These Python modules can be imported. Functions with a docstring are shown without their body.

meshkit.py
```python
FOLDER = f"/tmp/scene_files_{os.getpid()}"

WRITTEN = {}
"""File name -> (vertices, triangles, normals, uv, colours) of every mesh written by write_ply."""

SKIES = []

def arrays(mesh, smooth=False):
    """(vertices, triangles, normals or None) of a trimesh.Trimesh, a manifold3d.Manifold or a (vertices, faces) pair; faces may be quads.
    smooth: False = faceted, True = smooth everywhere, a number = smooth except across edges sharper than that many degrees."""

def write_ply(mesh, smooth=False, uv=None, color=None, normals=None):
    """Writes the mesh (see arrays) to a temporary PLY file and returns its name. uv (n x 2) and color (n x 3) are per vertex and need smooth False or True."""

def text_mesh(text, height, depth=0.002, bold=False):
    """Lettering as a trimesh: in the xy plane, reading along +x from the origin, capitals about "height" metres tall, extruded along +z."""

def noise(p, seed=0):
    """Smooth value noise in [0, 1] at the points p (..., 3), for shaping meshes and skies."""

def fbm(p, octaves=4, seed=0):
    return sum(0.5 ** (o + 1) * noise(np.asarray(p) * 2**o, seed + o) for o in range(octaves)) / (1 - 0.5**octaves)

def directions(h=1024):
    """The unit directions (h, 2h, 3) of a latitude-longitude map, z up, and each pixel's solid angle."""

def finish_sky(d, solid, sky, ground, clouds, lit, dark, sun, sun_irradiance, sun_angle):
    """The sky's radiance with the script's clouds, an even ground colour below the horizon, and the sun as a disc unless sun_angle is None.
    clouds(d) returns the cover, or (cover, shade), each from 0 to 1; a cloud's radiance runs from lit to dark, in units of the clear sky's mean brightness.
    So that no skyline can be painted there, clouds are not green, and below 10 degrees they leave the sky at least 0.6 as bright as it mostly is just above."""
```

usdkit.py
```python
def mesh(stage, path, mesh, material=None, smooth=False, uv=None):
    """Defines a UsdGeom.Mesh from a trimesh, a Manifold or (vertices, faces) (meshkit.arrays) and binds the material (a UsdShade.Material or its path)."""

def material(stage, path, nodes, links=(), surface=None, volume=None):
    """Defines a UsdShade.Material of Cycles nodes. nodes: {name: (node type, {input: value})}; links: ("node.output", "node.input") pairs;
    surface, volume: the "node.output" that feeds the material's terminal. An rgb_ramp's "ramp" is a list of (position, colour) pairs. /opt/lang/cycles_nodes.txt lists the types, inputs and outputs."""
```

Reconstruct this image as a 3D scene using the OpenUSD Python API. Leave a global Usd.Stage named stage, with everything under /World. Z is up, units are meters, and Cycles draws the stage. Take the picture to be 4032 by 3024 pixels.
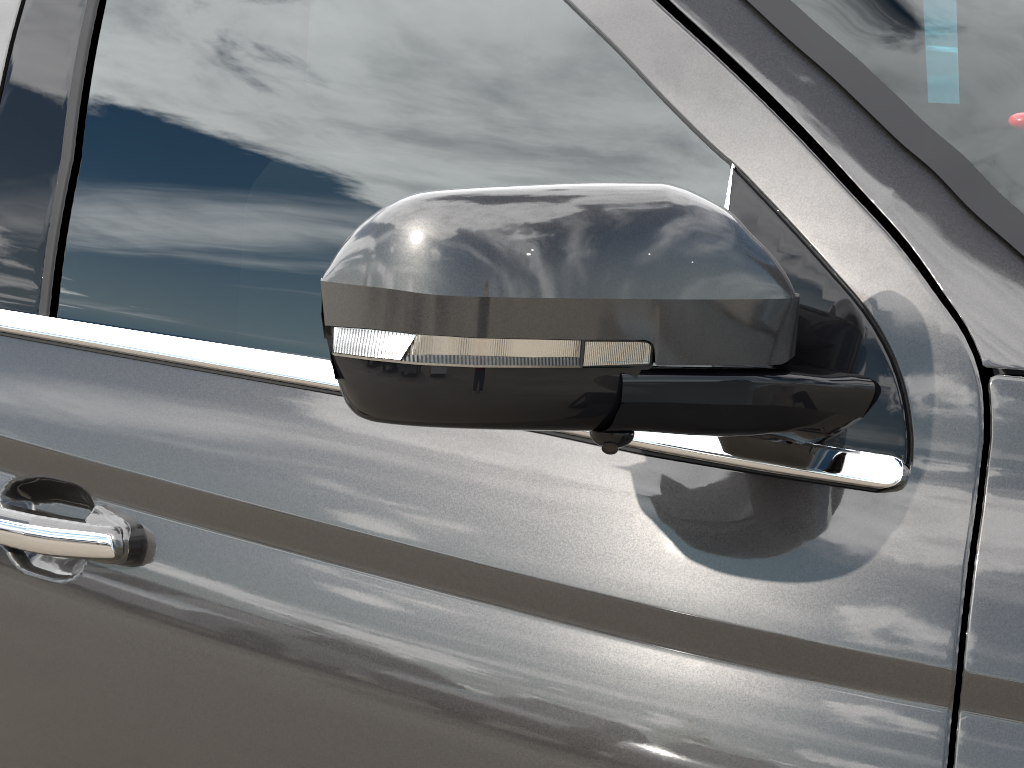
import math, random
import numpy as np, trimesh, usdkit, meshkit
import manifold3d as m3
from scipy.spatial import Delaunay, cKDTree
from shapely.geometry import Polygon, Point
from shapely import contains_xy
from pxr import Usd, UsdGeom, UsdLux, UsdShade, Gf, Sdf, Vt

random.seed(3); rng = np.random.default_rng(3)
stage = Usd.Stage.CreateInMemory()
UsdGeom.SetStageUpAxis(stage, 'Z'); UsdGeom.SetStageMetersPerUnit(stage, 1.0)
UsdGeom.Xform.Define(stage, '/World')

# ------------------------------------------------------------------ camera
# car axes: x forward, y to the car's left (this side of the car faces -y), z up
PW, PH, FPX = 4032.0, 3024.0, 12000.0
AZ, PITCH, ROLL = math.radians(48.0), math.radians(5.5), math.radians(4.0)
fwd = np.array([-math.cos(AZ) * math.cos(PITCH), math.sin(AZ) * math.cos(PITCH), -math.sin(PITCH)])
right = np.array([math.sin(AZ), math.cos(AZ), 0.0])
up = np.cross(right, fwd)
right, up = right * math.cos(ROLL) + up * math.sin(ROLL), up * math.cos(ROLL) - right * math.sin(ROLL)
def ray(p):
    p = np.asarray(p, float)
    return fwd + ((p[..., 0] - PW / 2) / FPX)[..., None] * right - ((p[..., 1] - PH / 2) / FPX)[..., None] * up
MIRROR = np.array([0.0, -0.25, 1.215])
CAM = MIRROR - 2.2 * ray(np.array([2080., 1400.]))
def project(P):
    d = np.asarray(P, float) - CAM
    w = d @ fwd
    return np.stack([PW / 2 + FPX * (d @ right) / w, PH / 2 - FPX * (d @ up) / w], -1)
EXPOSURE = 0.0
cam = UsdGeom.Camera.Define(stage, '/World/camera')
cam.CreateHorizontalApertureAttr(36.0); cam.CreateVerticalApertureAttr(27.0)
cam.CreateFocalLengthAttr(36.0 * FPX / PW)
cam.CreateClippingRangeAttr(Gf.Vec2f(0.05, 5000.0))
cam.GetPrim().CreateAttribute('exposure', Sdf.ValueTypeNames.Float).Set(EXPOSURE)
M = np.eye(4); M[0, :3], M[1, :3], M[2, :3], M[3, :3] = right, up, -fwd, CAM
cam.AddTransformOp().Set(Gf.Matrix4d(*M.ravel().tolist()))

# ------------------------------------------------------------------ sun and sky
TO_SUN = np.array([-0.36, -0.84, 0.345]); TO_SUN /= np.linalg.norm(TO_SUN)
SUN_EL = math.asin(TO_SUN[2]); SUN_ROT = math.atan2(TO_SUN[0], TO_SUN[1])
sun = UsdLux.DistantLight.Define(stage, '/World/sun')
sun.CreateIntensityAttr(0.9); sun.CreateAngleAttr(0.53); sun.CreateNormalizeAttr(True)
sun.CreateColorAttr(Gf.Vec3f(1.0, 0.95, 0.88))
zx = TO_SUN; xx = np.cross([0, 0, 1.0], zx); xx /= np.linalg.norm(xx); yx = np.cross(zx, xx)
Ms = np.eye(4); Ms[0, :3], Ms[1, :3], Ms[2, :3] = xx, yx, zx
sun.AddTransformOp().Set(Gf.Matrix4d(*Ms.ravel().tolist()))

UsdGeom.Scope.Define(stage, '/World/Looks')
def mat(name, nodes, links=(), surface='p.BSDF', volume=None):
    return usdkit.material(stage, '/World/Looks/' + name, nodes, links, surface, volume)

SKY = 0.1
def sky_material():
    n, l = {}, []
    def node(name, kind, **kw): n[name] = (kind, kw); return name
    def math_(name, typ, a, b=None, c=None, clamp=False):
        kw = {'math_type': typ, 'use_clamp': clamp}
        node(name, 'math', **kw)
        for i, v in enumerate((a, b, c)):
            if v is None: continue
            if isinstance(v, str): l.append((v, f'{name}.value{i+1}'))
            else: n[name][1][f'value{i+1}'] = float(v)
        return name + '.value'
    node('tc', 'texture_coordinate'); node('sep', 'separate_xyz'); l.append(('tc.generated', 'sep.vector'))
    node('sky', 'sky_texture', sky_type='single_scattering', sun_disc=False, sun_elevation=SUN_EL, sun_rotation=SUN_ROT, altitude=600.0, air_density=1.0, aerosol_density=0.6, ozone_density=1.6)
    z = math_('zc', 'maximum', 'sep.z', 0.0)
    zz = math_('zz', 'add', z, 0.10)
    u = math_('u', 'divide', 'sep.x', zz); v = math_('v', 'divide', 'sep.y', zz)
    node('uv', 'combine_xyz', z=0.0); l += [(u, 'uv.x'), (v, 'uv.y')]
    # big broken cloud deck overhead
    node('warp', 'noise_texture', scale=1.1, detail=3.0); l.append(('uv.vector', 'warp.vector'))
    node('wv', 'vector_math', math_type='multiply_add', vector2=(0.5, 0.5, 0.5)); l += [('warp.color', 'wv.vector1'), ('uv.vector', 'wv.vector3')]
    node('big', 'noise_texture', scale=0.75, detail=12.0, roughness=0.60); l.append(('wv.vector', 'big.vector'))
    node('fine', 'noise_texture', scale=4.2, detail=10.0, roughness=0.62); l.append(('wv.vector', 'fine.vector'))
    # cover wanted by height above the horizon
    node('el', 'rgb_ramp', ramp=[(0.0, (.48,)*3), (.10, (.46,)*3), (.2, (.44,)*3), (.36, (.46,)*3), (.43, (.66,)*3), (.62, (.70,)*3), (.78, (.66,)*3), (1.0, (.515,)*3)])
    l.append((z, 'el.fac'))
    node('elb', 'rgb_to_bw'); l.append(('el.color', 'elb.color'))
    # the sky ahead of the car and on its far side is clearer
    node('fx', 'map_range', range_type='smoothstep', from_min=-0.15, from_max=0.35, to_min=0.0, to_max=0.32); l.append(('sep.x', 'fx.value'))
    node('fy', 'map_range', range_type='smoothstep', from_min=0.0, from_max=0.8, to_min=0.0, to_max=0.07); l.append(('sep.y', 'fy.value'))
    node('bankx', 'map_range', range_type='smoothstep', from_min=-0.86, from_max=-0.76, to_min=0.15, to_max=0.0); l.append(('sep.x', 'bankx.value'))
    node('bankz', 'rgb_ramp', ramp=[(0.09, (0,)*3), (.15, (1,)*3), (.22, (.9,)*3), (.28, (0,)*3)]); l.append((z, 'bankz.fac')); node('bankb', 'rgb_to_bw'); l.append(('bankz.color', 'bankb.color'))
    bk0 = math_('bk0', 'multiply', 'bankx.result', 'bankb.val')
    bg1 = math_('bg1', 'multiply_add', 'big.fac', 1.15, -0.06); bg2 = math_('bg2', 'add', bg1, bk0)
    node('fz', 'map_range', range_type='smoothstep', from_min=0.45, from_max=0.85, to_min=1.0, to_max=0.0); l.append((z, 'fz.value'))
    fxz = math_('fxz', 'multiply', 'fx.result', 'fz.result')
    s0 = math_('s0', 'subtract', bg2, fxz); s00 = math_('s00', 'subtract', s0, 'fy.result')
    s = math_('s1', 'add', s00, 'elb.val')
    node('cover', 'map_range', range_type='smoothstep', from_min=1.0, from_max=1.06, to_min=0.0, to_max=1.0); l.append((s, 'cover.value'))
    # thin streaks
    node('str_map', 'mapping', rotation=(0, 0, 0.6), scale=(0.35, 2.2, 1.0)); l.append(('wv.vector', 'str_map.vector'))
    node('str', 'noise_texture', scale=0.9, detail=8.0, roughness=0.55); l.append(('str_map.vector', 'str.vector'))
    node('stc', 'map_range', range_type='smoothstep', from_min=0.50, from_max=0.70, to_min=0.0, to_max=0.6); l.append(('str.fac', 'stc.value'))
    cov = math_('cov', 'maximum', 'cover.result', 'stc.result')
    # cloud brightness: thicker parts greyer
    node('cb', 'rgb_ramp', ramp=[(0.3, (3.9, 3.9, 3.9)), (.5, (3.2, 3.22, 3.25)), (.68, (2.0, 2.05, 2.12))]); l.append(('fine.fac', 'cb.fac'))
    node('skyc', 'mix', mix_type='multiply', fac=1.0, color2=(0.55*SKY, 0.86*SKY, 1.0*SKY)); l.append(('sky.color', 'skyc.color1'))
    node('haze', 'rgb_ramp', ramp=[(0.0, (.95,)*3), (.07, (.62,)*3), (.16, (.34,)*3), (.26, (.08,)*3), (.34, (0,)*3)]); l.append((z, 'haze.fac'))
    node('hb', 'rgb_to_bw'); l.append(('haze.color', 'hb.color'))
    node('skyh', 'mix', mix_type='mix', color2=(1.12, 1.2, 1.25)); l += [('hb.val', 'skyh.fac'), ('skyc.color', 'skyh.color1')]
    node('out', 'mix', mix_type='mix'); l += [(cov, 'out.fac'), ('skyh.color', 'out.color1'), ('cb.color', 'out.color2')]
    node('bg', 'background_shader', strength=1.0); l.append(('out.color', 'bg.color'))
    return mat('sky_look', n, l, surface='bg.background')
dome = UsdLux.DomeLight.Define(stage, '/World/sky')
dome.GetPrim().SetCustomDataByKey('kind', 'structure')
UsdShade.MaterialBindingAPI.Apply(dome.GetPrim()).Bind(sky_material())

# ------------------------------------------------------------------ materials
PAINT = (0.040, 0.0375, 0.036)
def paint(name, base, metallic=0.92, rough=0.35, flake=0.20, coat=(0.035, 0.085)):
    return mat(name, {
        'tc': ('texture_coordinate', {}),
        'v': ('voronoi_texture', {'scale': 1100.0}),
        'mr': ('map_range', {'from_min': 0.0, 'from_max': 1.0, 'to_min': 1 - flake, 'to_max': 1 + flake}),
        'sep': ('separate_color', {}),
        'mul': ('mix', {'mix_type': 'multiply', 'fac': 1.0, 'color1': base}),
        'dust': ('noise_texture', {'scale': 45.0, 'detail': 6.0, 'roughness': 0.65}),
        'dr': ('map_range', {'from_min': 0.45, 'from_max': 0.8, 'to_min': coat[0], 'to_max': coat[1]}),
        'bn': ('noise_texture', {'scale': 900.0, 'detail': 1.0}),
        'b': ('bump', {'strength': 0.05, 'distance': 0.0004}),
        'wn': ('noise_texture', {'scale': 160.0, 'detail': 2.0}),
        'cb': ('bump', {'strength': 0.10, 'distance': 0.00012}),
        'p': ('principled_bsdf', {'metallic': metallic, 'roughness': rough, 'coat_weight': 1.0, 'coat_ior': 1.74}),
    }, [('tc.object', 'v.vector'), ('v.color', 'sep.color'), ('sep.r', 'mr.value'), ('mr.result', 'mul.color2'), ('mul.color', 'p.base_color'),
        ('tc.object', 'dust.vector'), ('dust.fac', 'dr.value'), ('dr.result', 'p.coat_roughness'),
        ('tc.object', 'bn.vector'), ('bn.fac', 'b.height'), ('b.normal', 'p.normal'),
        ('tc.object', 'wn.vector'), ('wn.fac', 'cb.height'), ('cb.normal', 'p.coat_normal')])
def simple(name, base, rough, **kw):
    return mat(name, {'p': ('principled_bsdf', {'base_color': base, 'roughness': rough, **kw})})
def wavy(name, base, rough, scale, strength, dist, **kw):
    return mat(name, {'tc': ('texture_coordinate', {}), 'n': ('noise_texture', {'scale': scale, 'detail': 3.0}), 'b': ('bump', {'strength': strength, 'distance': dist}),
        'p': ('principled_bsdf', {'base_color': base, 'roughness': rough, **kw})},
        [('tc.object', 'n.vector'), ('n.fac', 'b.height'), ('b.normal', 'p.normal')])
def pane(name, tint, ior, rough=0.0):
    return mat(name, {'f': ('fresnel', {'IOR': ior}), 't': ('transparent_bsdf', {'color': tint}), 'g': ('glossy_bsdf', {'color': (0.955, 1.0, 1.0), 'roughness': rough}), 'm': ('mix_closure', {})},
        [('f.fac', 'm.fac'), ('t.BSDF', 'm.closure1'), ('g.BSDF', 'm.closure2')], surface='m.closure')
MT = {}
MT['paint'] = paint('metallic_grey_paint', PAINT)
MT['cap_paint'] = paint('mirror_cap_paint', PAINT, rough=0.36, coat=(0.07, 0.13))
MT['gloss_black'] = wavy('gloss_black_plastic', (0.003, 0.003, 0.0035), 0.02, 30.0, 0.03, 0.001, ior=1.45)
MT['black'] = simple('matte_black', (0.012, 0.012, 0.013), 0.55)
MT['rubber'] = simple('black_rubber', (0.014, 0.014, 0.015), 0.6, specular_ior_level=0.25)
MT['chrome'] = wavy('chrome_plate', (0.78, 0.77, 0.76), 0.035, 60.0, 0.03, 0.0006, metallic=1.0)
MT['glass'] = pane('tinted_side_glass', (0.11, 0.145, 0.14), 1.98)
MT['screen'] = pane('windscreen_glass', (0.50, 0.64, 0.66), 1.52)
MT['frit'] = simple('grey_black_moulding', (0.022, 0.022, 0.024), 0.65, specular_ior_level=0.15)
MT['interior'] = simple('dark_interior', (0.018, 0.019, 0.02), 0.8)

# ------------------------------------------------------------------ scene tree helpers
used = set()
def numbered(path):
    if path not in used: used.add(path); return path
    i = 1
    while f'{path}_{i:03d}' in used: i += 1
    used.add(f'{path}_{i:03d}'); return f'{path}_{i:03d}'
def tag(p, label=None, cat=None, group=None, kind=None):
    p = p.GetPrim() if hasattr(p, 'GetPrim') else p
    for k, v in (('label', label), ('category', cat), ('group', group), ('kind', kind)):
        if v: p.SetCustomDataByKey(k, v)
    return p
def thing(name, label=None, cat=None, parent='/World', loc=None, rz=0, group=None):
    pth = numbered(f'{parent}/{name}')
    x = UsdGeom.Xform.Define(stage, pth)
    if loc is not None: x.AddTranslateOp().Set(Gf.Vec3d(*map(float, loc))); x.AddRotateZOp().Set(float(rz))
    tag(x, label, cat, group); return pth
def obj(name, v, f, material, parent='/World', n=None, smooth=None, label=None):
    """one Mesh prim; n = per-vertex normals"""
    pth = numbered(f'{parent}/{name}')
    if n is None:
        m = usdkit.mesh(stage, pth, (v, f), material, smooth=smooth if smooth is not None else False)
    else:
        m = usdkit.mesh(stage, pth, (v, f), material)
        m.CreateNormalsAttr(Vt.Vec3fArray.FromNumpy(np.asarray(n, np.float32))); m.SetNormalsInterpolation('vertex')
    if label: tag(m, label)
    return pth
def tm(name, mesh, material, parent='/World', smooth=30, label=None):
    pth = numbered(f'{parent}/{name}')
    m = usdkit.mesh(stage, pth, mesh, material, smooth=smooth)
    if label: tag(m, label)
    return pth
def Q(pts):      # photograph points noted on a 2212-wide view
    return np.asarray(pts, float) * (4032 / 2212)

def resample(poly, step, closed=True):
    p = np.asarray(poly, float)
    if closed: p = np.vstack([p, p[:1]])
    seg = np.linalg.norm(np.diff(p, axis=0), axis=1); s = np.r_[0, np.cumsum(seg)]
    n = max(4, int(round(s[-1] / step)))
    q = np.linspace(0, s[-1], n + 1)
    if closed: q = q[:-1]
    return np.stack([np.interp(q, s, p[:, k]) for k in range(p.shape[1])], 1)
def spline(pts, n=60):
    from scipy.interpolate import PchipInterpolator
    p = np.asarray(pts, float); s = np.r_[0, np.cumsum(np.linalg.norm(np.diff(p, axis=0), axis=1))]
    f = PchipInterpolator(s, p); return f(np.linspace(0, s[-1], n))

# ------------------------------------------------------------------ the car's flank as a surface y = Y(x, z)
# feature lines across the flank, top to bottom, seen in the photograph
LINES_PX = {
    'belt':   Q([(0, 716), (735, 848), (1185, 931), (1400, 975), (1900, 1060)]),
    'crease': Q([(0, 971), (500, 1092), (1000, 1212), (1500, 1334), (2070, 1470), (2212, 1503)]),
    'under':  Q([(0, 1035), (300, 1110), (700, 1205), (1000, 1287), (1500, 1409), (2060, 1536), (2212, 1575)]),
    'horizon': Q([(0, 1222), (500, 1385), (1000, 1545), (1300, 1640)]),
}
T = lambda a: math.tan(math.radians(a))
# (name, tangent of the outward-up tilt just above the line, just below it); outside grows downwards
BOW = 8.0
_bx = np.linspace(-4, 4, 1601); _bs = np.interp(_bx, [-.14, .0, .2, .32, .6], [0, .07, .21, .20, .0]); _bs = np.convolve(np.pad(_bs, 12, 'edge'), np.ones(25) / 25, 'valid')
_bf = np.r_[0, np.cumsum((_bs[1:] + _bs[:-1]) / 2 * np.diff(_bx))]
from scipy.interpolate import CubicSpline
_bc = CubicSpline(_bx, _bf)
def bow(x): return ((np.clip(x, -4, 4) + 0.7) ** 2 - 0.49) / (2 * BOW) + _bc(np.clip(x, -4, 4))
def hit_plane(px, ycol):
    r = ray(px); t = (ycol - CAM[1]) / r[:, 1]
    return CAM + r * t[:, None]
yk = {'belt': 0.0, 'crease': -0.055, 'under': -0.056, 'horizon': -0.075}
ZF = {}
for k, p in LINES_PX.items():
    P = hit_plane(p, np.full(len(p), yk[k]))
    for _ in range(6): P = hit_plane(p, yk[k] + bow(P[:, 0]))
    ZF[k] = np.polyfit(P[:, 0], P[:, 2], 1)
def zl(k, x): return np.polyval(ZF[k], x)
# knots from the roof down: z, tilt tangent at the knot (continuous, piecewise linear in between)
def knots(x):
    zb, zc, zu, zh = (zl(k, x) for k in ('belt', 'crease', 'under', 'horizon'))
    return [(zb + 0.70, T(34)), (zb + 0.50, T(30)), (zb + 0.30, T(24)), (zb + 0.10, T(13.0)), (zb + 0.035, T(8.5)), (zb - 0.012, T(21)), (zb - 0.05, T(17)),
            (zc + 0.0025, T(12.5)), (zc - 0.0025, T(-7)), (zu - 0.000, T(-10)), (zu - 0.010, T(16.5)), (zu - 0.03, T(13.5)), (zh, T(6.0)), (zh - 0.05, T(-1)), (zh - 0.30, T(-10)), (zh - 0.6, T(-20))]
ROWS = [10, 12, 12, 8, 8, 6, 16, 5, 6, 5, 6, 12, 8, 8, 4]
def kz(x):
    kk = knots(x); return np.stack([k[0] + 0 * x for k in kk]), np.array([k[1] for k in kk])
IB = 5   # knot where y is 0
def Y(x, z):
    x = np.asarray(x, float); z = np.asarray(z, float)
    Z, t = kz(x); K = len(t)
    yk_ = [np.zeros_like(x)]
    for i in range(1, K): yk_.append(yk_[-1] - (Z[i - 1] - Z[i]) * (t[i - 1] + t[i]) / 2)
    base = yk_[IB]
    out = np.zeros_like(x)
    for i in range(K - 1):
        h = Z[i] - Z[i + 1]; d = np.clip(Z[i] - z, 0 if i else -9, h if i < K - 2 else 9)
        on = (z <= Z[i]) | (i == 0); on &= (z > Z[i + 1]) | (i == K - 2)
        val = yk_[i] - (t[i] * d + (t[i + 1] - t[i]) * d * d / (2 * h))
        out = np.where(on, val, out)
    return out - base + bow(x)
def rowc(x, z):
    Z, _ = kz(x); out = np.zeros_like(x); c = 0.0
    for i in range(len(Z) - 1):
        h = Z[i] - Z[i + 1]; f = (Z[i] - z) / h
        lo = -9 if i == 0 else 0; hi = 9 if i == len(Z) - 2 else 1
        on = (f > lo) & (f <= hi) if i else (f <= hi)
        out = np.where(on, c + f * ROWS[i], out); c += ROWS[i]
    return out
def rowz(x, r):
    Z, _ = kz(x); c = np.r_[0, np.cumsum(ROWS)]
    i = int(np.clip(np.searchsorted(c, r, 'right') - 1, 0, len(ROWS) - 1)); f = (r - c[i]) / ROWS[i]
    return Z[i] - f * (Z[i] - Z[i + 1])
def hit(px, fun=None, off=0.0):
    """where the line of sight through photograph points meets the surface y = fun(x, z) + off"""
    fun = fun or Y; px = np.asarray(px, float); P = hit_plane(px, np.zeros(len(px)))
    for _ in range(14):
        P = hit_plane(px, fun(P[:, 0], P[:, 2]) + off)
    return P
def normals_of(fun, x, z, e=0.0006):
    dx = (fun(x + e, z) - fun(x - e, z)) / (2 * e); dz = (fun(x, z + e) - fun(x, z - e)) / (2 * e)
    n = np.stack([dx, -np.ones_like(dx), dz], 1); return n / np.linalg.norm(n, axis=1, keepdims=True)

def panel(name, poly, material, parent, fun=None, off=0.0, roll=0.003, thick=0.02, hx=0.012, extra=None, iso=False, aniso=None, bstep=0.006, label=None, holes=()):
    """a pressed panel: the part of the flank inside the outline POLY (x, z), its rim rolled inwards and given a return flange"""
    base = fun or Y
    B = resample(poly, bstep); HB = [resample(h, bstep * 0.6) for h in holes]
    edge = [B] + HB
    shp = Polygon(B, [h for h in HB]).buffer(0)
    tree = cKDTree(np.vstack([resample(e, 0.0007) for e in edge]))
    def full(x, z):
        y = base(x, z) + off
        if roll > 0:
            e, _ = tree.query(np.stack([x, z], -1), distance_upper_bound=roll * 1.5)
            e = np.clip(np.where(np.isfinite(e), e, roll), 0, roll) * 0.94 + 0.06 * roll
            y = y + roll - np.sqrt(np.maximum(roll ** 2 - (roll - e) ** 2, 0))
        return y
    pts = [resample(e, bstep if k == 0 else bstep * 0.6) for k, e in enumerate(edge)]
    strips, last, cnt = [], [], 0
    P = []
    for e in pts:
        t = np.roll(e, -1, 0) - np.roll(e, 1, 0); nn = np.stack([-t[:, 1], t[:, 0]], 1); nn /= np.linalg.norm(nn, axis=1, keepdims=True) + 1e-12
        ins = contains_xy(shp, e[:, 0] + nn[:, 0] * 4e-4, e[:, 1] + nn[:, 1] * 4e-4); nn[~ins] *= -1
        rings = [e] + ([e + d * roll * nn for d in (0.06, 0.2, 0.42, 0.7, 1.05)] if roll > 0 else [])
        m = len(e); i = np.arange(m); j = np.roll(i, -1)
        for k in range(len(rings) - 1):
            o = cnt + k * m; strips.append(np.vstack([np.stack([o + i, o + j, o + m + j], 1), np.stack([o + i, o + m + j, o + m + i], 1)]))
        P.append(np.vstack(rings)); last.append(np.arange(cnt + (len(rings) - 1) * m, cnt + len(rings) * m)); cnt += len(rings) * m
    P = np.vstack(P); core = Polygon(P[last[0]], [P[q] for q in last[1:]]).buffer(0)
    x0, z0, x1, z1 = shp.bounds
    inner = core.buffer(-0.0022)
    xs = np.arange(x0, x1 + hx, hx); grid = []
    for j in range(int(sum(ROWS)) + 1):
        xx_ = xs; grid.append(np.stack([xx_, rowz(xx_, j)], 1))
    grid = np.vstack(grid); grid = grid[contains_xy(inner, grid[:, 0], grid[:, 1])]
    if extra is not None:
        grid = np.vstack([grid, extra[contains_xy(inner, extra[:, 0], extra[:, 1])]])
    li = np.concatenate(last); D = np.vstack([P[li], grid]); gi = np.r_[li, np.arange(len(P), len(P) + len(grid))]
    W = np.stack([D[:, 0] / hx, 0.9 * rowc(D[:, 0], D[:, 1]) + 0.1 * (-D[:, 1]) / 0.008], 1)
    if iso: W = D / 0.01
    if aniso: W = D / np.array(aniso)
    tri = Delaunay(W + rng.normal(0, 1e-5, W.shape)).simplices
    c = D[tri].mean(1); tri = tri[contains_xy(core.buffer(2e-5), c[:, 0], c[:, 1])]
    P = np.vstack([P, grid]); tri = np.vstack(strips + [gi[tri]])
    a = P[tri]; area = (a[:, 1, 0] - a[:, 0, 0]) * (a[:, 2, 1] - a[:, 0, 1]) - (a[:, 2, 0] - a[:, 0, 0]) * (a[:, 1, 1] - a[:, 0, 1])
    ok = np.abs(area) > 1e-11; tri, area = tri[ok], area[ok]
    tri[area < 0] = tri[area < 0][:, [0, 2, 1]]      # facing -y
    y = full(P[:, 0], P[:, 1]); n = normals_of(full, P[:, 0], P[:, 1])
    V = [np.stack([P[:, 0], y, P[:, 1]], 1)]; N = [n]; F = [tri]; at = len(P); k0 = 0; step_ = 6 if roll > 0 else 1
    for p in pts[:len(edge)]:                          # return flange
        m = len(p); idx = np.arange(m); ring = V[0][k0:k0 + m]; k0 += m * step_
        tng = np.roll(ring, -1, 0) - np.roll(ring, 1, 0); nn = np.stack([tng[:, 2], 0 * tng[:, 0], -tng[:, 0]], 1)
        nn /= np.linalg.norm(nn, axis=1, keepdims=True) + 1e-12
        cen = contains_xy(shp, ring[:, 0] + nn[:, 0] * 5e-4, ring[:, 2] + nn[:, 2] * 5e-4); nn[cen] *= -1
        V += [ring, ring + [0, thick, 0]]; N += [nn, nn]
        a_, b_ = at + idx, at + np.roll(idx, -1)
        q = np.vstack([np.stack([a_, b_, b_ + m], 1), np.stack([a_, b_ + m, a_ + m], 1)])
        F.append(q); at += 2 * m
    return obj(name, np.vstack(V), np.vstack(F), material, parent, n=np.vstack(N), label=label)

def outline(px, fun=None, off=0.0):
    P = hit(np.asarray(px, float), fun, off); return P[:, [0, 2]]

# ------------------------------------------------------------------ ground
v = np.array([[-700, -700, 0], [700, -700, 0], [700, 700, 0], [-700, 700, 0]], float)
MT['ground'] = mat('sandy_gravel', {
    'g': ('geometry', {}), 'n1': ('noise_texture', {'scale': 0.35, 'detail': 8.0, 'roughness': 0.6}), 'n2': ('noise_texture', {'scale': 30.0, 'detail': 5.0}),
    'r': ('rgb_ramp', {'ramp': [(0.3, (.135, .112, .085)), (.5, (.175, .149, .116)), (.7, (.22, .19, .152))]}),
    'm': ('mix', {'mix_type': 'overlay', 'fac': 0.35}), 'b': ('bump', {'strength': 0.5, 'distance': 0.02}),
    'p': ('principled_bsdf', {'roughness': 0.95})},
    [('g.position', 'n1.vector'), ('g.position', 'n2.vector'), ('n1.fac', 'r.fac'), ('r.color', 'm.color1'), ('n2.fac', 'm.color2'), ('m.color', 'p.base_color'), ('n2.fac', 'b.height'), ('b.normal', 'p.normal')])
tag(stage.GetPrimAtPath(obj('ground', v, np.array([[0, 1, 2], [0, 2, 3]]), MT['ground'])), kind='structure')

# ------------------------------------------------------------------ the car
CAR = thing('grey_car', 'dark metallic grey car with chrome belt strip, seen close at its door mirror', 'car', loc=(0, 0, 0))
GAP = spline(Q([(1360, -62), (1424, 0), (1560, 125), (1700, 262), (1830, 400), (1940, 520), (2030, 640), (2085, 720), (2115, 790), (2128, 860), (2130, 930), (2122, 1010), (2112, 1100), (2098, 1200), (2085, 1310), (2075, 1400), (2070, 1460), (2062, 1530), (2050, 1659), (2030, 1850)]), 120)
FRAME = spline(Q([(1160, -62), (1222, 0), (1330, 105), (1450, 232), (1560, 338), (1582, 356), (1640, 415), (1715, 495), (1800, 590), (1860, 660), (1900, 720), (1930, 780), (1950, 840), (1962, 900), (1967, 960), (1963, 1010), (1948, 1042), (1915, 1056)]), 120)
gap_hw = 13.0
def shift(pl, d):     # move a photograph polyline sideways
    t = np.gradient(pl, axis=0); t /= np.linalg.norm(t, axis=1, keepdims=True); return pl + d * np.stack([-t[:, 1], t[:, 0]], 1)
GAP_D, GAP_F = shift(GAP, gap_hw), shift(GAP, -gap_hw)
gd, gf = outline(GAP_D), outline(GAP_F)
fr = outline(FRAME)
belt_low = outline(Q([(735, 850), (1185, 934), (1400, 980), (1900, 1060)]))
xr = -3.0
def down(pt, z): return [pt[0], z]
# ---- handle recess pressed into the door
hc = outline(np.array([[188., 2078.]]))[0]
CUP = outline(np.array([[30, 2160], [55, 2206], [105, 2248], [190, 2274], [262, 2278], [300, 2261], [330, 2215], [365, 2120], [371, 1995], [350, 1953], [295, 1911], [203, 1890], [110, 1884], [40, 1900], [0, 1960], [-10, 2080]], float))
cup_poly = Polygon(spline(np.vstack([CUP, CUP[:1]]), 100))
cup_c = np.array(cup_poly.centroid.coords[0])
cb_ = resample(np.array(cup_poly.exterior.coords)[:-1], 0.001); cup_tree = cKDTree(cb_)
def cup(x, z):
    x = np.asarray(x, float); P = np.stack([x, z], -1); d, _ = cup_tree.query(P, distance_upper_bound=0.1)
    ins = contains_xy(cup_poly, x, z); d = np.where(np.isfinite(d), d, 0.1); d = np.where(ins, d, -d)
    s = np.clip((d + 0.003) / 0.028, 0, 1); return 0.024 * (s * s * (3 - 2 * s))
def Ydoor(x, z): return Y(x, z) + cup(x, z)
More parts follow.
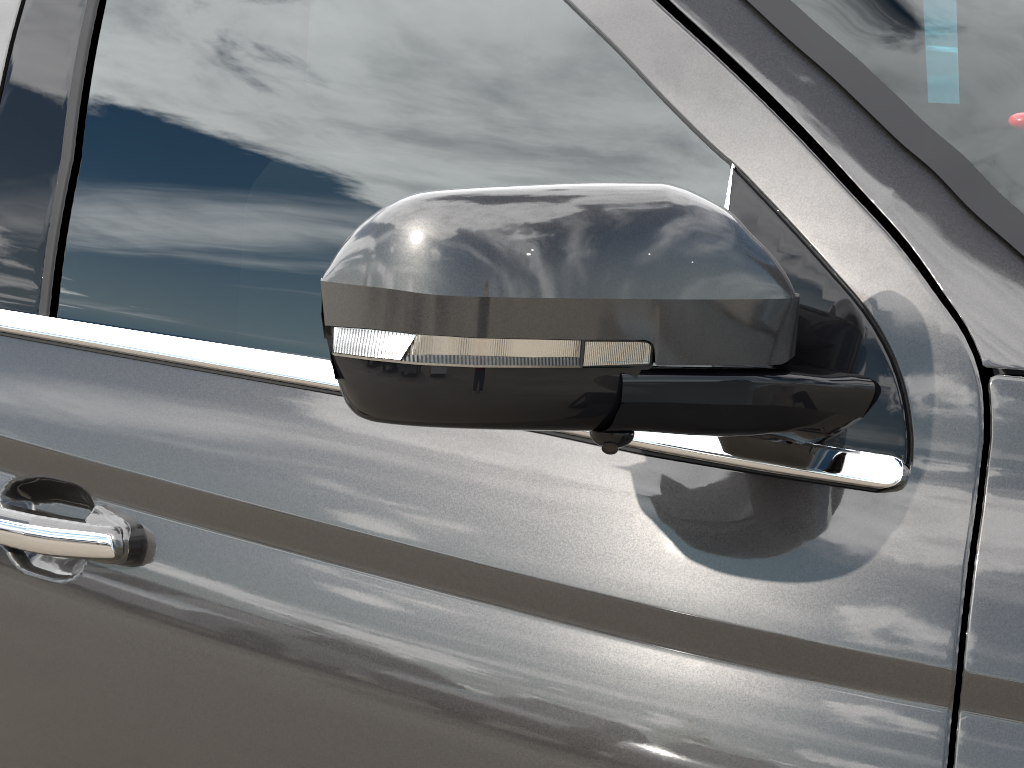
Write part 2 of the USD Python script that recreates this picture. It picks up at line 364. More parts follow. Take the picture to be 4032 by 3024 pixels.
# door skin: from the belt down, and the frame that runs up the pillar, in one pressing
low_l = -1.35
rear_gap_x = outline(np.array([[-700., 1700.]]))[0][0]
sill_z = 0.42
door_poly = np.vstack([
    fr, outline(Q([(1900, 1058), (1400, 979), (1185, 933), (735, 849), (300, 770), (0, 717), (-300, 664)])),
    [[rear_gap_x, zl('belt', rear_gap_x)], [rear_gap_x, sill_z]], [[gd[-1][0] - .03, sill_z]], gd[::-1]])
ex = np.stack(np.meshgrid(np.arange(cup_c[0] - .13, cup_c[0] + .13, .004), np.arange(cup_c[1] - .085, cup_c[1] + .085, .003)), -1).reshape(-1, 2)
panel('front_door_skin', door_poly, MT['paint'], CAR, fun=Ydoor, roll=0.003, extra=ex, hx=0.010)
# rear door behind it
panel('rear_door_skin', np.array([[rear_gap_x - .006, zl('belt', rear_gap_x)], [-2.2, zl('belt', -2.2)], [-2.2, sill_z], [rear_gap_x - .006, sill_z]]), MT['paint'], CAR)
# front wing
bon = outline(Q([(2124, 797), (2212, 806), (2500, 850)]))
wing_top = outline(Q([(2140, 808), (2212, 815), (2500, 862)]))
iw = np.argmin(np.abs(gf[:, 1] - wing_top[0][1]))
WX = 1.05
wing_poly = np.vstack([gf[iw + 1:], [[gf[-1][0] + .03, sill_z]], [[WX, sill_z]], [[WX, wing_top[-1][1]]], wing_top[::-1]])
panel('front_wing', wing_poly, MT['paint'], CAR, roll=0.003)
# outer pillar with its edge turning over to the windscreen
R_ = 0.07
WS = spline(Q([(1540, -76), (1623, 0), (1720, 90), (1810, 168), (1876, 231), (1959, 311), (2025, 367), (2108, 453), (2190, 525), (2300, 622), (2420, 725)]), 100)
ws3 = hit(WS, Y, 0.45 * R_)
ws_tree = cKDTree(resample(ws3[:, [0, 2]], 0.001, closed=False))
def Ypil(x, z):
    e, _ = ws_tree.query(np.stack([x, z], -1)); e = np.clip(e, 0, R_)
    return Y(x, z) + 0.9 * (R_ - e) ** 2 / (2 * R_)
bon_up = outline(Q([(2121, 793), (2212, 800), (2420, 818)]))
ib = np.argmin(np.abs(gf[:, 1] - bon_up[0][1]))
pil_poly = np.vstack([gf[:ib], bon_up, ws3[::-1][:, [0, 2]][:]])
wl_ = resample(ws3[:, [0, 2]], 0.005, closed=False); wt_ = np.gradient(wl_, axis=0); wt_ /= np.linalg.norm(wt_, axis=1, keepdims=True); wn_ = np.stack([wt_[:, 1], -wt_[:, 0]], 1)
if (wn_[40] @ (np.array(Polygon(pil_poly).buffer(0).centroid.coords[0]) - wl_[40])) < 0: wn_ = -wn_
pex = np.vstack([wl_ + d * wn_ for d in np.linspace(.004, R_ + .004, 22)])
panel('windscreen_pillar', pil_poly, MT['paint'], CAR, fun=Ypil, roll=0.0015, hx=0.012, bstep=0.004, extra=pex, iso=True)
# dark body behind the gaps
panel('inner_body', np.vstack([outline(shift(GAP, 120))[::1], outline(shift(GAP, -90))[::-1]]), MT['black'], CAR, off=0.022, roll=0)
panel('inner_body', np.vstack([outline(Q([(2100, 760), (2500, 800)])), outline(Q([(2500, 900), (2100, 850)]))]), MT['black'], CAR, off=0.022, roll=0)

# ---- side glass and what frames it
def Yg(x, z): return Y(x, z) + 0.009
belt_top_px = Q([(-300, 625), (0, 667), (735, 782), (1300, 880), (1540, 922)])
glass_px = np.vstack([Q([(225, -110), (207, 0), (153, 340), (98, 685)]), Q([(735, 790), (1300, 885), (1540, 928)]), Q([(1566, 450), (1580, 356)]), FRAME[FRAME[:, 0] < 1575 * 4032 / 2212][::-1], Q([(1120, -110)])])
panel('side_window', outline(glass_px, Yg), MT['glass'], CAR, fun=Yg, roll=0, thick=0.004, hx=0.012)
seal_px = shift(FRAME[FRAME[:, 0] < 1585 * 4032 / 2212], 8)
panel('window_seal', outline(np.vstack([shift(seal_px, 9), shift(seal_px, -10)[::-1]])), MT['rubber'], CAR, off=0.004, roll=0.0015, bstep=0.004)
panel('window_seal', outline(Q([(205, -110), (186, 0), (130, 340), (75, 690), (97, 694), (153, 340), (208, 0), (228, -110)])), MT['rubber'], CAR, off=0.001, roll=0.005, bstep=0.004)
panel('pillar_cover', outline(Q([(70, -110), (49, 0), (24, 90), (1, 195), (-40, 400), (-90, 690), (73, 694), (130, 340), (186, 0), (203, -110)])), MT['gloss_black'], CAR, off=0.003, roll=0.002)
panel('rear_window_frame', outline(Q([(64, -110), (43, 0), (18, 90), (-5, 195), (-46, 400), (-96, 690), (-500, 640), (-400, -110)])), MT['paint'], CAR, off=0.001, roll=0.002)
panel('inner_body', outline(Q([(-90, -110), (-130, 690), (130, 700), (240, -110)])), MT['black'], CAR, off=0.02, roll=0)
# divider bar between the glass and the mirror's sail panel
panel('glass_divider', outline(Q([(1580, 352), (1586, 358), (1573, 450), (1545, 700), (1535, 700), (1563, 450)])), MT['chrome'], CAR, off=0.0, roll=0.0018, bstep=0.003)
# chrome belt strip: a round-backed moulding
def Ybelt_factory():
    top = outline(Q([(-400, 610), (0, 667), (735, 782), (1300, 880), (1700, 950), (1942, 990)])); bot = outline(Q([(-400, 646), (0, 716), (735, 846), (1185, 929), (1400, 973), (1900, 1057)]))
    ft, fb = np.polyfit(top[:, 0], top[:, 1], 2), np.polyfit(bot[:, 0], bot[:, 1], 2)
    def fun(x, z):
        a, b = np.polyval(ft, x), np.polyval(fb, x); s = np.clip((a - z) / (a - b), 0, 1)
        mid = Y(x, (a + b) / 2)
        # leans back at the top, turns under at the lower lip
        return mid - 0.010 + (a - b) * (0.62 * (0.55 - s) + 0.9 * np.clip(s - 0.62, 0, 1) ** 2 * 2.2)
    return fun, ft, fb
Ybelt, _ft, _fb = Ybelt_factory()
belt_px = np.vstack([Q([(-400, 610), (0, 668), (735, 782), (1300, 880), (1700, 950), (1925, 985), (1944, 992), (1950, 1010), (1946, 1035), (1930, 1050), (1900, 1056), (1660, 1020), (1400, 973), (1185, 929), (735, 846), (0, 716), (-400, 646)])])
_xb = np.arange(-1.5, .3, .010); bex = np.vstack([np.stack([_xb, np.polyval(_ft, _xb) + (np.polyval(_fb, _xb) - np.polyval(_ft, _xb)) * q], 1) for q in np.linspace(.04, .96, 26)])
panel('belt_moulding', outline(belt_px, Ybelt), MT['chrome'], CAR, fun=Ybelt, roll=0.0025, thick=0.022, hx=9.0, bstep=0.004, extra=bex, aniso=(.010, .0016))
panel('belt_seal', outline(Q([(-400, 646), (0, 716), (735, 846), (1185, 929), (1400, 973), (1900, 1056), (1905, 1062), (1400, 981), (1185, 936), (735, 852), (0, 722), (-400, 652)])), MT['rubber'], CAR, off=-0.003, roll=0.001, bstep=0.004)
# the mirror's sail panel
sail_px = np.vstack([Q([(1584, 362)]), shift(FRAME[(FRAME[:, 0] > 1586 * 4032 / 2212)], 12)[:-4], Q([(1935, 992), (1700, 955), (1540, 922), (1575, 450)])])
def Ysail(x, z): return Y(x, z) - 0.001
panel('sail_panel', outline(sail_px), MT['gloss_black'], CAR, fun=Ysail, roll=0.0015, bstep=0.004)
fs = FRAME[(FRAME[:, 0] > 1580 * 4032 / 2212)]
panel('sail_gasket', outline(np.vstack([shift(fs, 14), shift(fs, -1)[::-1]])), MT['rubber'], CAR, off=0.003, roll=0.002, bstep=0.004)

# ------------------------------------------------------------------ windscreen, moulding and cabin
vdir = np.array([0.22, 0.97, 0.02])
def ws_surface(s):     # s metres across from the pillar edge
    return ws3 + np.array([0.22 * s - 0.10 * s * s, 0.95 * s, 0.02 * s + 0.46 * 0.3 * (1 - math.exp(-s / 0.3))])
def ruled(name, s0, s1, material, lift=0.0, n=30, parent=CAR, label=None):
    S = np.linspace(s0, s1, n); P = np.stack([ws_surface(s) for s in S]); 
    du = np.gradient(P, axis=0); dv = np.gradient(P, axis=1); N = np.cross(dv, du); N /= np.linalg.norm(N, axis=2, keepdims=True)
    if N[..., 2].mean() < 0: N = -N
    P = P + lift * N
    a, b = P.shape[:2]; i, j = np.meshgrid(np.arange(a - 1), np.arange(b - 1), indexing='ij'); k = i * b + j
    F = np.vstack([np.stack([k, k + b, k + b + 1], -1).reshape(-1, 3), np.stack([k, k + b + 1, k + 1], -1).reshape(-1, 3)])
    fn = np.cross(P.reshape(-1, 3)[F[0][1]] - P.reshape(-1, 3)[F[0][0]], P.reshape(-1, 3)[F[0][2]] - P.reshape(-1, 3)[F[0][0]])
    if fn[2] < 0: F = F[:, [0, 2, 1]]
    return obj(name, P.reshape(-1, 3), F, material, parent, n=N.reshape(-1, 3), label=label)
ruled('windscreen', 0.0, 1.45, MT['screen'], 0.0, 40)
ruled('windscreen_moulding', -0.006, 0.024, MT['frit'], 0.004, 8)

def box(c, s): 
    b = trimesh.creation.box(s); b.apply_translation(c); return b

MT['dash'] = simple('grey_dash', (0.10, 0.105, 0.10), 0.75)
# cabin: lining, dash, far side with its bright window
far_y = 1.46
strip = hit_plane(np.array([[3628., -120], [3655, 405], [3812, 412], [3796, -120]]), np.full(4, far_y))[:, [0, 2]]
wall = Polygon([(-2.2, .5), (1.4, .5), (1.4, 1.85), (-2.2, 1.85)], [strip])
def sheet(poly, y, th):
    m = trimesh.creation.extrude_polygon(poly, th); v = m.vertices; m.vertices = np.stack([v[:, 0], y - v[:, 2], v[:, 1]], 1); m.fix_normals(); return m
tm('cabin_lining', trimesh.util.concatenate([sheet(wall, far_y, 0.02), box((-2.2, .75, 1.15), (.02, 1.4, 1.3)), box((-.6, .75, .5), (3.2, 1.4, .02))]), MT['interior'], CAR, smooth=False)
MT['teal_glass'] = pane('teal_far_glass', (0.22, 0.44, 0.48), 1.3)
tm('far_window', sheet(Polygon(strip).buffer(.02), far_y + .03, 0.004), MT['teal_glass'], CAR, smooth=False)
roof = Polygon([(-2.3, 1.66), (-1.2, 1.70), (-.55, 1.66), (-.5, 1.62), (-2.3, 1.62)])
tm('roof', sheet(roof, 1.40, 1.10), MT['paint'], CAR)
tm('dashboard', sheet(Polygon([(-.12, .9), (-.1, 1.06), (.2, 1.115), (.5, 1.0), (.72, .88)]).buffer(.01), 1.44, 1.36), MT['dash'], CAR)

# ------------------------------------------------------------------ door handle
hl = lambda p: outline(np.asarray(p, float), lambda x, z: Y(x, z) - 0.026)
def Yhandle(x, z):
    zc_ = np.interp(x, hx_, hz_); return Y(x, zc_) - 0.026 - 0.012 * np.clip((hx_[-1] - .02 - x) / .12, 0, 1) + (z - zc_) ** 2 / (2 * 0.028) + np.clip(x - hx_[-1] + .05, 0, 1) ** 2 * 3.0
mid = hl([[-330, 1990], [0, 2080], [235, 2128], [447, 2152], [540, 2160]]); hx_, hz_ = mid[:, 0], mid[:, 1]
def Yfin(x, z): return Y(x, np.interp(x, hx_, hz_)) - 0.020 + 0.012 * np.clip((z - np.interp(x, hx_, hz_) - .006) / .02, 0, 1) ** 1.2
hex_ = np.stack(np.meshgrid(np.arange(hx_[0] - .05, hx_[-1] + .06, .004), np.arange(hz_.min() - .05, hz_.max() + .06, .001)), -1).reshape(-1, 2)
panel('handle_base', hl(np.array([-34., 0]) + spline([[330, 2040], [348, 2012], [372, 1992], [440, 2028], [494, 2062], [512, 2082], [516, 2112], [508, 2165], [496, 2200], [476, 2218], [430, 2226], [380, 2218], [335, 2205]], 60)), MT['paint'], CAR, fun=Yfin, roll=0.006, thick=0.045, hx=9.0, bstep=0.002, extra=hex_, aniso=(.004, .001))
H = thing('door_handle', parent=CAR)
panel('grip', hl(spline([[-330, 1890], [0, 1990], [211, 2036], [367, 2064], [448, 2076], [464, 2096], [469, 2130], [464, 2175], [450, 2197], [430, 2210], [235, 2196], [0, 2142], [-330, 2060], [-336, 1975]], 160)), MT['paint'], H, fun=Yhandle, roll=0.006, thick=0.018, hx=9.0, bstep=0.002, extra=hex_, aniso=(.004, .001))
panel('chrome_insert', hl(spline([[-330, 1935], [0, 2030], [235, 2076], [430, 2104], [446, 2110], [449, 2130], [446, 2190], [436, 2197], [235, 2184], [0, 2130], [-330, 2040]], 160)), MT['chrome'], H, fun=lambda x, z: Yhandle(x, z) - 0.0022, roll=0.0015, thick=0.004, hx=9.0, bstep=0.002, extra=hex_, aniso=(.004, .001))

# ------------------------------------------------------------------ door mirror
BK = np.array([-math.cos(AZ), math.sin(AZ)])           # the housing runs back this way
PHI_S = np.array([-.07, -.03, 0, .016, .05, .13, .20, .25, .285, .315, .345, .40, .48])
PHI = np.radians([-78, -68, -42, 2, 5, 10, 18, 29, 42, 58, 76, 98, 106])
ss = np.linspace(-.07, .48, 1101); ph = np.interp(ss, PHI_S, PHI)
k_ = np.ones(21) / 21; ph = np.convolve(np.pad(ph, 10, 'edge'), k_, 'valid')
cx_ = np.r_[0, np.cumsum(-np.sin(ph[:-1]) * np.diff(ss))]; cy_ = np.r_[0, np.cumsum(-np.cos(ph[:-1]) * np.diff(ss))]
# anchored where the housing's centre stands
rel = np.stack([cx_, cy_], 1)
def place_curve(o): return rel + o
o_ = MIRROR[:2] - rel[np.argmin(np.abs(ss - .21))]
for _ in range(20):
    xs_ = project(np.c_[place_curve(o_), np.full(len(ss), 1.2)])[:, 0]
    e_ = xs_[np.argmin(np.abs(ss - 0.0))] - 3125.0
    o_ = o_ - e_ * 2.2 / FPX * right[:2]
CC = place_curve(o_)
def Cs(s): return np.stack([np.interp(s, ss, CC[:, 0]), np.interp(s, ss, CC[:, 1])], -1)
def lin(pts):
    p = np.asarray(pts, float); return lambda x: np.interp(x, p[:, 0], p[:, 1])
def pch(pts):
    from scipy.interpolate import PchipInterpolator
    p = np.asarray(pts, float); f = PchipInterpolator(p[:, 0], p[:, 1]); return lambda x: f(np.clip(x, p[0, 0], p[-1, 0]))
L_ledge = pch([(1268, 1106), (1400, 1122), (1525, 1136), (1742, 1163), (2000, 1171), (2285, 1175), (2742, 1179), (3090, 1176), (3140, 1170)])
L_top = pch([(1266, 1112), (1272, 1090), (1298, 1042), (1352, 956), (1444, 864), (1580, 779), (1677, 752), (1797, 741), (1960, 732), (2393, 717), (2601, 718), (2688, 737), (2764, 769), (2878, 834), (2960, 920), (3030, 990), (3095, 1077), (3124, 1135), (3134, 1168)])
L_cap = lin([(1290, 1282), (1312, 1284), (1458, 1294), (1640, 1315), (1878, 1330), (2297, 1338), (2540, 1338), (2560, 1345), (2572, 1358), (2578, 1376), (2579, 1425), (2582, 1440), (3040, 1438), (3080, 1434), (3108, 1418), (3130, 1400)])
L_indb = lin([(1300, 1390), (1312, 1394), (1458, 1413), (1640, 1431), (1878, 1442), (2297, 1444), (2552, 1436), (2570, 1425), (2576, 1400)])
L_lowt = lin([(1300, 1398), (1312, 1402), (1458, 1421), (1640, 1440), (1878, 1449), (2297, 1451), (2700, 1450)])
L_bot = pch([(1304, 1404), (1312, 1425), (1336, 1505), (1369, 1593), (1424, 1645), (1491, 1664), (1810, 1688), (2285, 1699), (2700, 1702)])
def solve_z(q, L, it=60):
    q = np.atleast_2d(q); z = np.full(len(q), 1.2)
    for i in range(it):
        p = project(np.c_[q, z]); z = z + (p[:, 1] - L(p[:, 0])) * 2.2 / FPX * 0.6
    return z
def s_of(x, z=1.2, lo=0.0):     # arc position seen at photograph column x
    g = np.linspace(lo, .48, 1000); c = project(np.c_[Cs(g), np.full(1000, z)])[:, 0]
    return np.interp(-np.asarray(x, float), -c, g)
s_cl = lambda s: np.maximum(s, 0.0)
def zline(s, L, back=0.0):
    """height of a feature line of the housing at arc position s (held level round the hidden inner end)"""
    q = Cs(s_cl(s)) + np.asarray(back)[..., None] * BK if np.ndim(back) else Cs(s_cl(s)) + back * BK
    return solve_z(q, L)
def grid_mesh(P):
    """P (rows, columns, 3) -> vertices, faces, normals"""
    du, dv = np.gradient(P, axis=0), np.gradient(P, axis=1); N = np.cross(du, dv)
    ln = np.linalg.norm(N, axis=2, keepdims=True); N = N / np.maximum(ln, 1e-12)
    a, b = P.shape[:2]; i, j = np.meshgrid(np.arange(a - 1), np.arange(b - 1), indexing='ij'); k = i * b + j
    F = np.vstack([np.stack([k, k + b, k + b + 1], -1).reshape(-1, 3), np.stack([k, k + b + 1, k + 1], -1).reshape(-1, 3)])
    return P.reshape(-1, 3), F, N.reshape(-1, 3)
def put_grid(name, P, material, parent, flip=False, label=None):
    if flip: P = P[::-1]
    v, f, n = grid_mesh(P); return obj(name, v, f, material, parent, n=n, label=label)
MIR = thing('door_mirror', parent=CAR)
s_end = float(s_of(1268, 1.27)); print('s_end', s_end, 'inner', Cs(np.array([0.])), 'outer', Cs(np.array([s_end])))
S = np.concatenate([np.linspace(-.07, -.004, 14), np.linspace(0, .03, 20)[:-1], np.linspace(.03, s_end - .02, 150)[:-1], s_end - .02 * np.linspace(1, 0, 30) ** 1.5])
zL = zline(S, L_ledge)
zT0 = zline(S, L_top); Hh = np.maximum(zT0 - zL, 0.002); DT = 0.52 * np.minimum(Hh, 0.095) + 0.004
zT = zline(S, L_top, DT); Hh = np.maximum(zT - zL, 0.002)
pp = 3.0
th = np.linspace(0, 1, 46); u_ = 1 - (1 - th) ** 2.2                # crowded towards the top
rows = []
for u in u_:
    bk = DT * (0.20 * u + 0.80 * (1 - (1 - u ** pp) ** (1 / pp)))
    rows.append(np.c_[Cs(S) + bk[:, None] * BK, zL + Hh * u])
for k in np.linspace(0.1, 1, 8):                                    # over the top and down to the rear rim
    rows.append(np.c_[Cs(S) + (DT + 0.02 * k)[:, None] * BK, zT - 0.020 * k * k - .004 * k])
up_grid = np.array(rows)
put_grid('mirror_cap', up_grid, MT['cap_paint'], MIR)

def face(name, La, Lb, sa0, sa1, sb0, sb1, material, parent=None, n=24, m=200, fun=lambda t: 0 * t, crowd=1.0, label=None):
    """a strip of the housing between two feature lines; the arc range at each line is given by photograph columns; fun(t) sets it back"""
    rows_ = []
    for k, t in enumerate(np.linspace(0, 1, n)):
        s0, s1 = sa0 + (sb0 - sa0) * t, sa1 + (sb1 - sa1) * t
        q = np.linspace(0, 1, m); q = np.r_[q, 1 - .04 * np.linspace(0, 1, 12)[1:-1] ** 1.5]; q.sort()
        s_ = s0 + (s1 - s0) * q
        za, zb_ = zline(s_, La), zline(s_, Lb, float(fun(1.0)))
        d = fun(t); rows_.append(np.c_[Cs(s_) + d * BK, za + (zb_ - za) * t])
    return put_grid(name, np.array(rows_), material, parent or MIR, flip=True, label=label)
sl = lambda x: float(s_of(x, 1.23))
# front face of the cap below its ledge, down to the lamp and round the inner end
face('mirror_cap', L_ledge, L_cap, -.07, s_end, -.07, sl(1282), MT['cap_paint'], fun=lambda t: 0.0015 * t, n=14, m=320)
# lower half in gloss black, tucking under
L_gap = lin([(2380, 1760), (2413, 1661), (2488, 1580), (2535, 1485), (2540, 1440)])
face('lower_housing', L_lowt, L_bot, sl(2538), sl(1309), sl(2412), sl(1309), MT['gloss_black'], fun=lambda t: 0.004 + 0.04 * (1 - math.sqrt(max(0, 1 - t ** 3.0))), n=30)
# underside and the back of the housing with its mirror glass
def under():
    r_ = []
    s_ = np.linspace(sl(2412), sl(1309), 120); z_ = zline(s_, L_bot, .044)
    for k in np.linspace(0, 1, 8): r_.append(np.c_[Cs(s_) + (.044 + .038 * k) * BK, z_ + .012 * k])
    put_grid('lower_housing', np.array(r_), MT['gloss_black'], MIR, flip=True)
under()
L_in = lin([(1300, 1440), (3200, 1440)])
z_in = zline(S, L_in); z_lo = zline(np.minimum(S, sl(1309)), L_bot, .044) + .012
mix_ = np.clip((S - sl(2560)) / (sl(2412) - sl(2560)), 0, 1); zB = z_in * (1 - mix_) + z_lo * mix_
zB = np.minimum(zB, up_grid[-1][:, 2] - .004)
btm = np.c_[Cs(S) + .085 * BK, zB]; top_ = up_grid[-1]
put_grid('mirror_back', np.array([top_ + (btm - top_) * t for t in np.linspace(0, 1, 14)]), MT['black'], MIR)
si_ = np.linspace(-.07, sl(2400), 60); zi_ = zline(si_, L_in)
put_grid('inner_underside', np.array([np.c_[Cs(si_) + k * BK, zi_ + .002] for k in np.linspace(.001, .085, 8)]), MT['gloss_black'], MIR, flip=True)
gi = lambda d, inset: None
mg = np.array([top_ + (btm - top_) * t - np.r_[BK, 0] * -.004 for t in np.linspace(.14, .86, 10)])[:, 26:-22]
MT['mglass'] = simple('dim_mirror_glass', (.05, .05, .052), .02, metallic=1.0)
put_grid('mirror_glass', mg, MT['mglass'], MIR)
# rim that closes the outer end, between the front faces and the back
ze = np.linspace(1, 0, 30)
pe_top = up_grid[:, -1]; 
def rim():
    L = [(1268, 1106), (1275, 1268), (1308, 1403), (1334, 1500)]
    A_ = []
    for x, y in spline(L, 40):
        s_ = float(s_of(x, 1.22)); q = Cs(np.array([s_]))[0]
        z_ = solve_z(q, lambda xx: np.full_like(xx, y))[0]; A_.append([q[0], q[1], z_])
    A_ = np.array(A_); out_ = np.array([-.35, -1, 0]) / math.hypot(.35, 1)
    tn = np.gradient(A_, axis=0); back = np.array([-1.0, 0.15, 0.0])
    put_grid('rim', np.array([A_ + np.r_[BK, 0] * (e * (1 - .75 * np.linspace(0, 1, len(A_)) ** 2))[:, None] for e in (.002, .01, .03, .05, .075)]), MT['gloss_black'], MIR, flip=False)
rim()
# the turn signal let into the front
MT['reflector'] = mat('ribbed_reflector', {'g': ('texture_coordinate', {}), 'vr': ('vector_rotate', {'rotate_type': 'z_axis', 'angle': 0.5}), 'w': ('wave_texture', {'wave_type': 'bands', 'bands_direction': 'y', 'scale': 200.0, 'distortion': 0.4, 'detail': 1.0}),
    'w2': ('noise_texture', {'scale': 260.0, 'detail': 2.0}), 'a': ('math', {'math_type': 'add'}), 'b': ('bump', {'strength': 0.14, 'distance': 0.0010}), 'p': ('principled_bsdf', {'base_color': (0.80, 0.78, 0.74), 'metallic': 1.0, 'roughness': 0.16})},
    [('g.object', 'vr.vector'), ('vr.vector', 'w.vector'), ('g.object', 'w2.vector'), ('w.fac', 'a.value1'), ('w2.fac', 'a.value2'), ('a.value', 'b.height'), ('b.normal', 'p.normal')])
MT['clear'] = pane('clear_lens', (0.96, 0.95, 0.93), 1.5)
MT['bezel'] = simple('dark_bezel', (0.01, 0.01, 0.011), 0.25)
L_i0 = lambda x: L_indt(x) + 3; 
L_indt = lin([(1290, 1282), (1312, 1284), (1458, 1294), (1640, 1315), (1878, 1330), (2297, 1339), (2520, 1340), (2550, 1344), (2568, 1356), (2577, 1376)])
L_midb = lin([(1312, 1394), (1458, 1406), (1560, 1402), (1650, 1398), (1878, 1403), (2100, 1410), (2250, 1408), (2297, 1410)])
off = lambda f, d: (lambda x: f(x) + d)
LT = lambda: None
# bed behind the lens
face('lamp_bed', off(L_indt, -14), off(L_indb, 20), sl(2590), sl(1304), sl(2590), sl(1312), MT['bezel'], fun=lambda t: 0.012, n=6)
face('lamp_reflector', off(L_indt, 5), off(L_midb, 0), sl(2288), sl(1520), sl(2288), sl(1520), MT['reflector'], fun=lambda t: 0.006 + .0008 * t, n=8)
face('lamp_reflector', off(L_indt, 9), off(L_indb, -4), sl(2572), sl(2308), sl(2566), sl(2306), MT['reflector'], fun=lambda t: 0.005 + .0008 * t, n=8)
MT['bulb_bowl'] = mat('bright_bowl', {'g': ('texture_coordinate', {}), 'w': ('wave_texture', {'wave_type': 'bands', 'bands_direction': 'x', 'scale': 90.0}), 'b': ('bump', {'strength': 0.25, 'distance': 0.001}), 'p': ('principled_bsdf', {'base_color': (0.9, 0.89, 0.9), 'metallic': 1.0, 'roughness': 0.22})}, [('g.object', 'w.vector'), ('w.fac', 'b.height'), ('b.normal', 'p.normal')])
face('lamp_bowl', off(L_indt, 6), off(L_indb, -8), sl(1640), sl(1316), sl(1585), sl(1322), MT['bulb_bowl'], fun=lambda t: 0.0055 - 0.004 * t, n=10)
MT['guide'] = mat('ribbed_light_guide', {'g': ('texture_coordinate', {}), 'vr': ('vector_rotate', {'rotate_type': 'z_axis', 'angle': 0.6}), 'w': ('wave_texture', {'wave_type': 'bands', 'bands_direction': 'y', 'scale': 120.0}), 'r': ('rgb_ramp', {'ramp': [(0.3, (.02, .022, .026)), (.7, (.30, .31, .33))]}), 'p': ('principled_bsdf', {'roughness': 0.2})},
    [('g.object', 'vr.vector'), ('vr.vector', 'w.vector'), ('w.fac', 'r.fac'), ('r.color', 'p.base_color')])
face('light_guide', off(L_midb, 1), off(L_indb, -1), sl(2290), sl(1560), sl(2290), sl(1460), MT['guide'], fun=lambda t: 0.006 - .003 * t, n=5)
face('lens_divider', off(L_indt, 1), off(L_indb, 4), sl(2301), sl(2292), sl(2301), sl(2292), MT['bezel'], fun=lambda t: 0.0008, n=4, m=6)
face('lamp_lens', off(L_indt, 2), off(L_indb, 1), sl(2577), sl(1306), sl(2572), sl(1316), MT['clear'], fun=lambda t: 0.001, n=12)
face('lens_edge', off(L_indb, -4), off(L_indb, 5), sl(2300), sl(1318), sl(2300), sl(1320), MT['chrome'], fun=lambda t: 0.0004 + .002 * t, n=5)

# arm from the housing to the sail panel, flaring into a foot
TP = pch([(2300, 1434), (2540, 1434), (2900, 1436), (3000, 1442), (3060, 1446), (3120, 1436)])
BP = pch([(2300, 1690), (2413, 1690), (2700, 1708), (2850, 1712), (2930, 1712), (3000, 1722), (3060, 1744), (3110, 1772), (3200, 1790)])
a0 = Cs(np.array([sl(2330)]))[0] + .038 * BK; a1 = hit(np.array([[3100., 1600.]]), Y)[0][:2] + np.array([0, .012])
rows = []
for t in np.r_[np.linspace(0, .7, 30)[:-1], np.linspace(.7, 1, 34)]:
    c = a0 + (a1 - a0) * t
    zt_, zb2 = solve_z(c, TP)[0], solve_z(c, BP)[0]
    fl = max(0, (t - .55) / .45)
    hw = .034 + .030 * fl ** 2.4; e = 7.0 - 2.5 * fl
    an = np.linspace(0, 2 * np.pi, 144)
    cx2 = np.sign(np.cos(an)) * np.abs(np.cos(an)) ** (2 / e); sz2 = np.sign(np.sin(an)) * np.abs(np.sin(an)) ** (2 / e)
    zc_, hz2 = (zt_ + zb2) / 2, (zt_ - zb2) / 2
    rows.append(np.c_[c[0] + hw * cx2 + .018 * fl ** 2 * sz2 - .010 * np.clip(-sz2, 0, 1), np.full(144, c[1]), zc_ + hz2 * sz2])
put_grid('mirror_arm', np.array(rows), MT['gloss_black'], MIR, flip=True)
# foot plate on the sail panel
# small camera pod under the arm
pc = Cs(np.array([sl(2445)]))[0] + .045 * BK; pz = solve_z(pc, lambda x: np.full_like(x, 1700.))[0]
pod = trimesh.creation.icosphere(4, 1.0); pv = pod.vertices; pv[:, 2] = np.where(pv[:, 2] < 0, -np.abs(pv[:, 2]) ** 1.0, pv[:, 2] * .5); pod.vertices = pv * [.017, .017, .0125]
Rz = trimesh.transformations.rotation_matrix(-.7, [0, 0, 1]); pod.apply_transform(Rz); pod.apply_translation([pc[0], pc[1], pz]); tm('camera_pod', pod, MT['gloss_black'], MIR, smooth=True)
ld = np.array([.45, -.62, -.64]); ld /= np.linalg.norm(ld)
lens = trimesh.creation.cylinder(.0048, .004, sections=32); lens.apply_transform(trimesh.geometry.align_vectors([0, 0, 1], ld)); lens.apply_translation(np.array([pc[0], pc[1], pz - .002]) + ld * .0125)
ring = trimesh.creation.annulus(.0046, .0062, .005, sections=32); ring.apply_transform(trimesh.geometry.align_vectors([0, 0, 1], ld)); ring.apply_translation(np.array([pc[0], pc[1], pz - .002]) + ld * .0125)
MT['lens'] = simple('brown_lens', (0.02, 0.012, 0.01), 0.08); tm('camera_lens', lens, MT['lens'], MIR); tm('camera_ring', ring, MT['bezel'], MIR)

